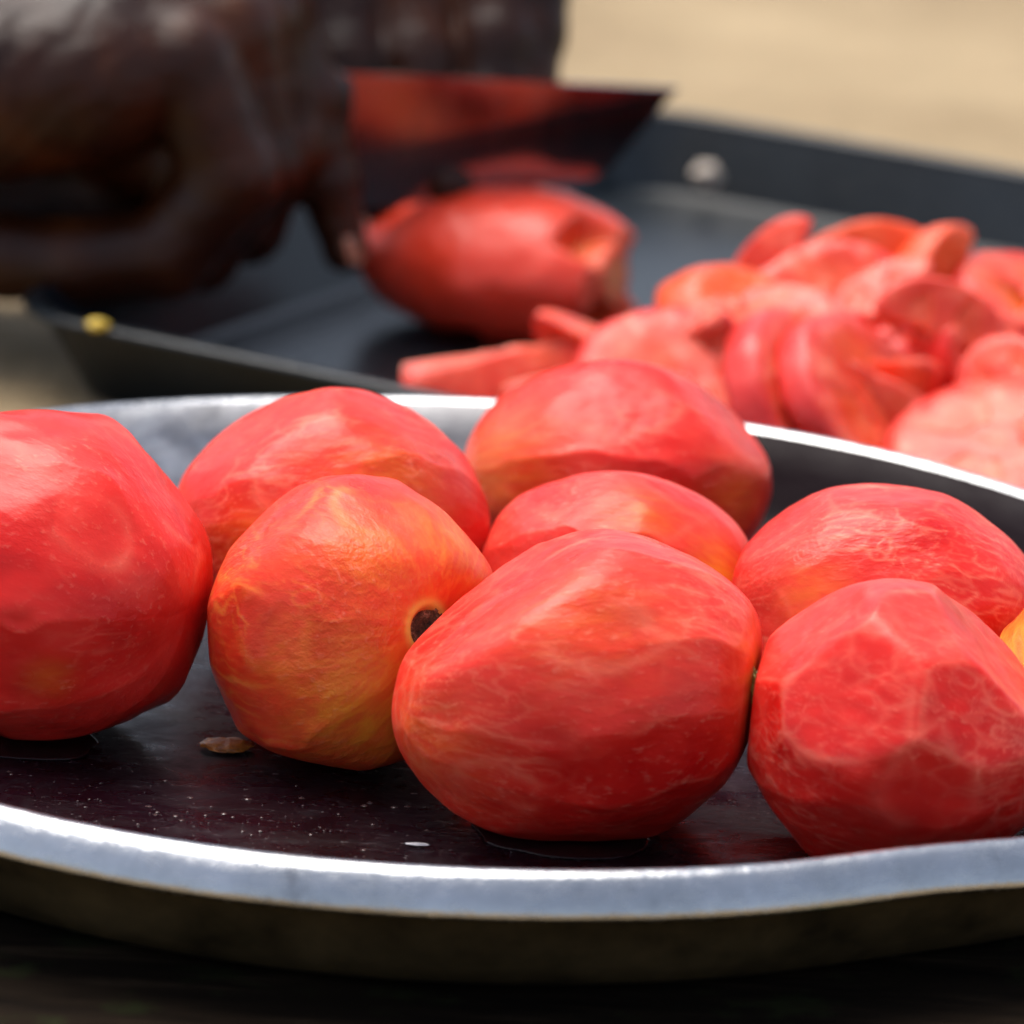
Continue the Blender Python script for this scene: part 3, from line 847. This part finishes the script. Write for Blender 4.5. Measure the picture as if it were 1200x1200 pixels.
person = empty("person", (-.17, .41, -.02))
tag(person, "dark-skinned person's two hands, one gripping the knife, one steadying the tomato", "person")
inv = Matrix.Translation((.17, -.41, .02))
def add_hand(chains, label):
    P, Q = hand_mesh(chains)
    # folds of skin on the heel of the hand and fine creases elsewhere
    nz = pn(P, 45, 7, 2)
    q = (P[:, 0] * .80 - P[:, 2] * .60) / .0095 + 1.4 * nz
    fold = np.abs(np.sin(q * math.pi)) ** .5
    wf = sstep(-P[:, 0], .085, .115) * sstep(P[:, 2], .035, .05)
    dz = -.0008 * (1 - fold) * wf
    P = P + np.stack([0 * dz, -dz * 1.0, .3 * dz], 1) + .0005 * nz[:, None]
    P = P + np.array((.17, -.41, .02))
    o = link_mesh("hand", P, Q, M_skin, person)
    o["label"] = label
    return o
right = [
 # forearm, wrist, back of the hand
 ([(-.3855, .4700, .0947, .0400), (-.2796, .4300, .0686, .0340), (-.2008, .3950, .0618, .0300)], .01),
 ([(-.2028, .4100, .0715, .0300), (-.1590, .4000, .0809, .0260), (-.1134, .3950, .0818, .0220), (-.0805, .3920, .0778, .0165)], .012),
 ([(-.2041, .4200, .0746, .0280), (-.1458, .4200, .0829, .0240), (-.1048, .4150, .0834, .0200), (-.0714, .4080, .0802, .0150)], .012),
 ([(-.1976, .4300, .0704, .0260), (-.1419, .4350, .0750, .0210), (-.1006, .4300, .0782, .0180), (-.0670, .4220, .0803, .0135)], .012),
 # heel of the hand along the little-finger side
 ([(-.2001, .3900, .0603, .0300), (-.1664, .3800, .0604, .0275), (-.1412, .3760, .0618, .0260), (-.1163, .3750, .0649, .0235), (-.0942, .3760, .0689, .0165)], .010),
 # palm behind the curled fingers, ball of the thumb
 ([(-0.2042, 0.4280, 0.0168, 0.0260), (-0.1447, 0.4260, 0.0186, 0.0250), (-0.1056, 0.4180, 0.0244, 0.0190)], .006),
 ([(-.1098, .3950, .0488, .0190), (-.0891, .3920, .0377, .0150)], .006),
 # little finger
 ([(-0.0880, 0.3760, 0.0713, 0.0150), (-0.0725, 0.3740, 0.0388, 0.0140), (-0.0908, 0.3730, 0.0147, 0.0132), (-0.1170, 0.3735, 0.0106, 0.0128), (-0.1373, 0.3760, 0.0104, 0.0126), (-0.1578, 0.3800, 0.0104, 0.0110)], .0031),
 # ring finger
 ([(-0.0749, 0.3920, 0.0763, 0.0150), (-0.0652, 0.3920, 0.0390, 0.0130), (-0.0818, 0.3920, 0.0109, 0.0118), (-0.1235, 0.3920, 0.0094, 0.0102), (-0.1541, 0.3940, 0.0091, 0.0090)], .003),
 # middle finger
 ([(-.0688, .4080, .0778, .0140), (-.0585, .4100, .0405, .0122), (-.0689, .4100, .0151, .0112), (-.1123, .4100, .0136, .0100)], .003),
 # index finger, stretched down the blade
 ([(-.0648, .4200, .0782, .0135), (-.0526, .4180, .0527, .0112), (-.0456, .4160, .0286, .0095), (-.0397, .4140, .0090, .0074)], .003),
 # thumb on the far side of the handle
 ([(-.1315, .4350, .0730, .0190), (-.1010, .4460, .0593, .0150), (-.0799, .4460, .0486, .0118), (-.0575, .4420, .0441, .0095)], .006),
]
rh = add_hand(right, "dark-skinned hand in a fist round the knife handle")
nail(rh, Vector((-0.1550, 0.3715, 0.0147)) - Vector((-.17, .41, -.02)), (-1, 0, -.1), (-.1, -.9, .45), .011, .009)
nail(rh, Vector((-.0356, .4090, .0115)) - Vector((-.17, .41, -.02)), (.3, -.1, -1), (.85, -.5, .2), .011, .0085)
left = [
 ([(-.2651, .6200, .2285, .0380), (-.1448, .5600, .1657, .0320), (-.0688, .5250, .1318, .0290)], .01),
 ([(-.0686, .5250, .1291, .0260), (-.0576, .5050, .1089, .0200), (-.0468, .4880, .0885, .0145)], .012),
 ([(-.0608, .5250, .1322, .0260), (-.0431, .5050, .1110, .0200), (-.0258, .4880, .0896, .0145)], .012),
 ([(-.0502, .5250, .1354, .0260), (-.0273, .5050, .1132, .0200), (-.0048, .4880, .0907, .0145)], .012),
 ([(-.0421, .5250, .1332, .0260), (-.0141, .5050, .1139, .0200), (.0135, .4880, .0944, .0145)], .012),
 # fingers come down on the tomato from behind
 ([(-.0468, .4860, .0889, .0150), (-.0433, .4660, .0557, .0130), (-.0365, .4520, .0324, .0110), (-.0277, .4420, .0178, .0086)], .003),
 ([(-.0258, .4880, .0896, .0150), (-.0211, .4680, .0565, .0130), (-.0169, .4500, .0313, .0115), (-.0093, .4360, .0257, .0090)], .003),
 ([(-.0048, .4900, .0904, .0145), (.0022, .4720, .0622, .0128), (.0022, .4580, .0385, .0110), (.0020, .4450, .0314, .0088)], .003),
 ([(.0136, .4960, .0929, .0135), (.0131, .4800, .0639, .0110), (.0124, .4650, .0429, .0095), (.0095, .4540, .0265, .0080)], .003),
 ([(-.0747, .5000, .1115, .0180), (-.0642, .4750, .0767, .0150), (-.0518, .4620, .0454, .0125), (-.0427, .4540, .0236, .0100)], .006),
]
lh = add_hand(left, "second dark-skinned hand behind the blade holding the tomato")

# ------------------------------------------------------------------ small things
def juice_material():
    g = G("wet_tomato_juice")
    g.set(Base_Color=c4(.020, .008, .009), Roughness=.07, IOR=1.34, Specular_IOR_Level=.5)
    return g.m
M_juice = juice_material()
def puddle(cxy, rx, ry, rot, seed, label, h=.00022):
    rx, ry = rx * .64, ry * .70
    V, Fc = [(0, 0, h)], []
    NS = 56
    for (s, z) in ((.5, h), (.75, h * .85), (.88, h * .6), (.96, h * .3), (1.0, -.0001)):
        for i in range(NS):
            a = 2 * math.pi * i / NS
            q = 1 + .22 * noise.noise(Vector((math.cos(a) * 1.5 + seed, math.sin(a) * 1.5, seed))) + .06 * noise.noise(Vector((math.cos(a) * 5 + seed, math.sin(a) * 5, seed)))
            V.append((rx * s * q * math.cos(a), ry * s * q * math.sin(a), z))
    for i in range(NS): Fc.append((0, 1 + i, 1 + (i + 1) % NS))
    for k in range(4):
        for i in range(NS):
            a, b = 1 + k * NS + i, 1 + k * NS + (i + 1) % NS
            Fc.append((a, a + NS, b + NS, b))
    n0 = 1 + 4 * NS
    Fc.append(tuple(n0 + i for i in range(NS))[::-1])
    o = link_mesh("juice_puddle", V, Fc, M_juice)
    o.location = (cxy[0], cxy[1], .0033); o.rotation_euler = (0, 0, rot)
    tag(o, label, "juice", "juice puddles on the plate")
puddle((-.100, -.040), .036, .023, -.3, 1.3, "thin juice puddle under the large left tomato")
puddle((.026, -.088), .032, .021, 0, 4.1, "thin juice puddle under the front centre tomato")
# scattered tiny droplets and grit on the plate floor
rnd = random.Random(9)
V, Fc = [], []
def drop(x, y, z, r, hh):
    b = len(V); NS = 8
    V.append((x, y, z + hh))
    st = rnd.uniform(.7, 1.6)
    for (s, q) in ((.62, .72), (1, -.1)):
        for i in range(NS):
            a = 2 * math.pi * i / NS
            V.append((x + r * s * st * math.cos(a) * rnd.uniform(.8, 1.15), y + r * s * math.sin(a), z + hh * q))
    for i in range(NS):
        j = (i + 1) % NS
        Fc.append((b, b + 1 + i, b + 1 + j)); Fc.append((b + 1 + i, b + 1 + NS + i, b + 1 + NS + j, b + 1 + j))
for i in range(110):
    a = rnd.uniform(math.pi, 2 * math.pi); rr = math.sqrt(rnd.uniform(.05, 1)) * .150
    x, y = rr * math.cos(a), rr * math.sin(a)
    if rnd.random() < .5: x, y = rnd.gauss(-.05, .025), rnd.gauss(-.085, .018)
    if math.hypot(x, y) > .15: continue
    drop(x, y, .0031, rnd.choice((.0002, .0002, .0003, .0004, .0006)), rnd.uniform(.0001, .0003))
g = G("tiny_juice_droplets"); g.set(Base_Color=c4(.06, .035, .035), Roughness=.16, Specular_IOR_Level=.4)
o = link_mesh("juice_droplets", V, Fc, g.m)
tag(o, "tiny juice droplets and grit on the dark plate floor", "droplets", kind="stuff")
def lump(name, loc, ax, seed, mat, label, cat):
    d, F_ = quad_sphere(10)
    P = d * (1 + .30 * vnoise(d, 1.8, seed) + .14 * vnoise(d, 4.5, seed + 1))[:, None] * np.array(ax)
    o = link_mesh(name, P, F_, mat)
    o.location = loc
    tag(o, label, cat)
    return o
g = G("brown_scrap"); nn = g.noise(g.obj(), 500, 4, .6)
g.set(Base_Color=g.ramp(nn, [(.3, c4(.16, .035, .008)), (.7, c4(.55, .19, .03))]), Roughness=.2, Normal=g.bump(nn, .6, .001))
lump("tomato_scrap", (-.0500, -.0430, .0042), (.0058, .0044, .0010), 2, g.m, "small wet orange-brown tomato scrap on the plate floor", "scrap")
g = G("white_fleck"); g.set(Base_Color=c4(.45, .44, .46), Roughness=.4); M_fleck = g.m
lump("pale_fleck", (-.0060, -.1010, .0036), (.0026, .0007, .0003), 5, M_fleck, "pale fleck on the plate floor near the front rim", "fleck")
g = G("yellow_seed"); g.set(Base_Color=c4(.62, .42, .04), Roughness=.4)
lump("yellow_seed", (-.1062, .3150, .0068), (.0032, .0022, .0016), 7, g.m, "small yellow bit on the tray's near lip", "seed")
g = G("pale_seed"); g.set(Base_Color=c4(.50, .42, .34), Roughness=.4)
lump("pale_seed", (.0757, .6190, -.0090), (.0045, .0030, .0042), 8, g.m, "pale blurred speck on the tray's far wall", "seed")
lump("pale_crumb", (-.0200, .2880, -.0030), (.0024, .0020, .0016), 9, g.m, "small pale crumb beside the tip of the long slice", "crumb")
# a little moss on the block at the front right
V, Fc = [], []
for i in range(110):
    x, y = rnd.gauss(.104, .007), rnd.gauss(-.189, .0025)
    if math.hypot(x, y + .02) > .205: continue
    a = rnd.uniform(0, 6.28); L = rnd.uniform(.001, .0026); wd = .0011
    b = len(V)
    dx, dy = math.cos(a), math.sin(a); z0 = -.0062
    V += [(x - dy * wd, y + dx * wd, z0), (x + dy * wd, y - dx * wd, z0), (x + dx * L * .5 + dy * wd * .7, y + dy * L * .5 - dx * wd * .7, z0 + L * .7), (x + dx * L * .5 - dy * wd * .7, y + dy * L * .5 + dx * wd * .7, z0 + L * .7), (x + dx * L, y + dy * L, z0 + L)]
    Fc += [(b, b + 1, b + 2, b + 3), (b + 3, b + 2, b + 4)]
g = G("green_moss"); g.set(Base_Color=c4(.09, .17, .04), Roughness=.7)
o = link_mesh("moss", V, Fc, g.m)
tag(o, "small green moss patch on the wooden block", "moss", kind="stuff")
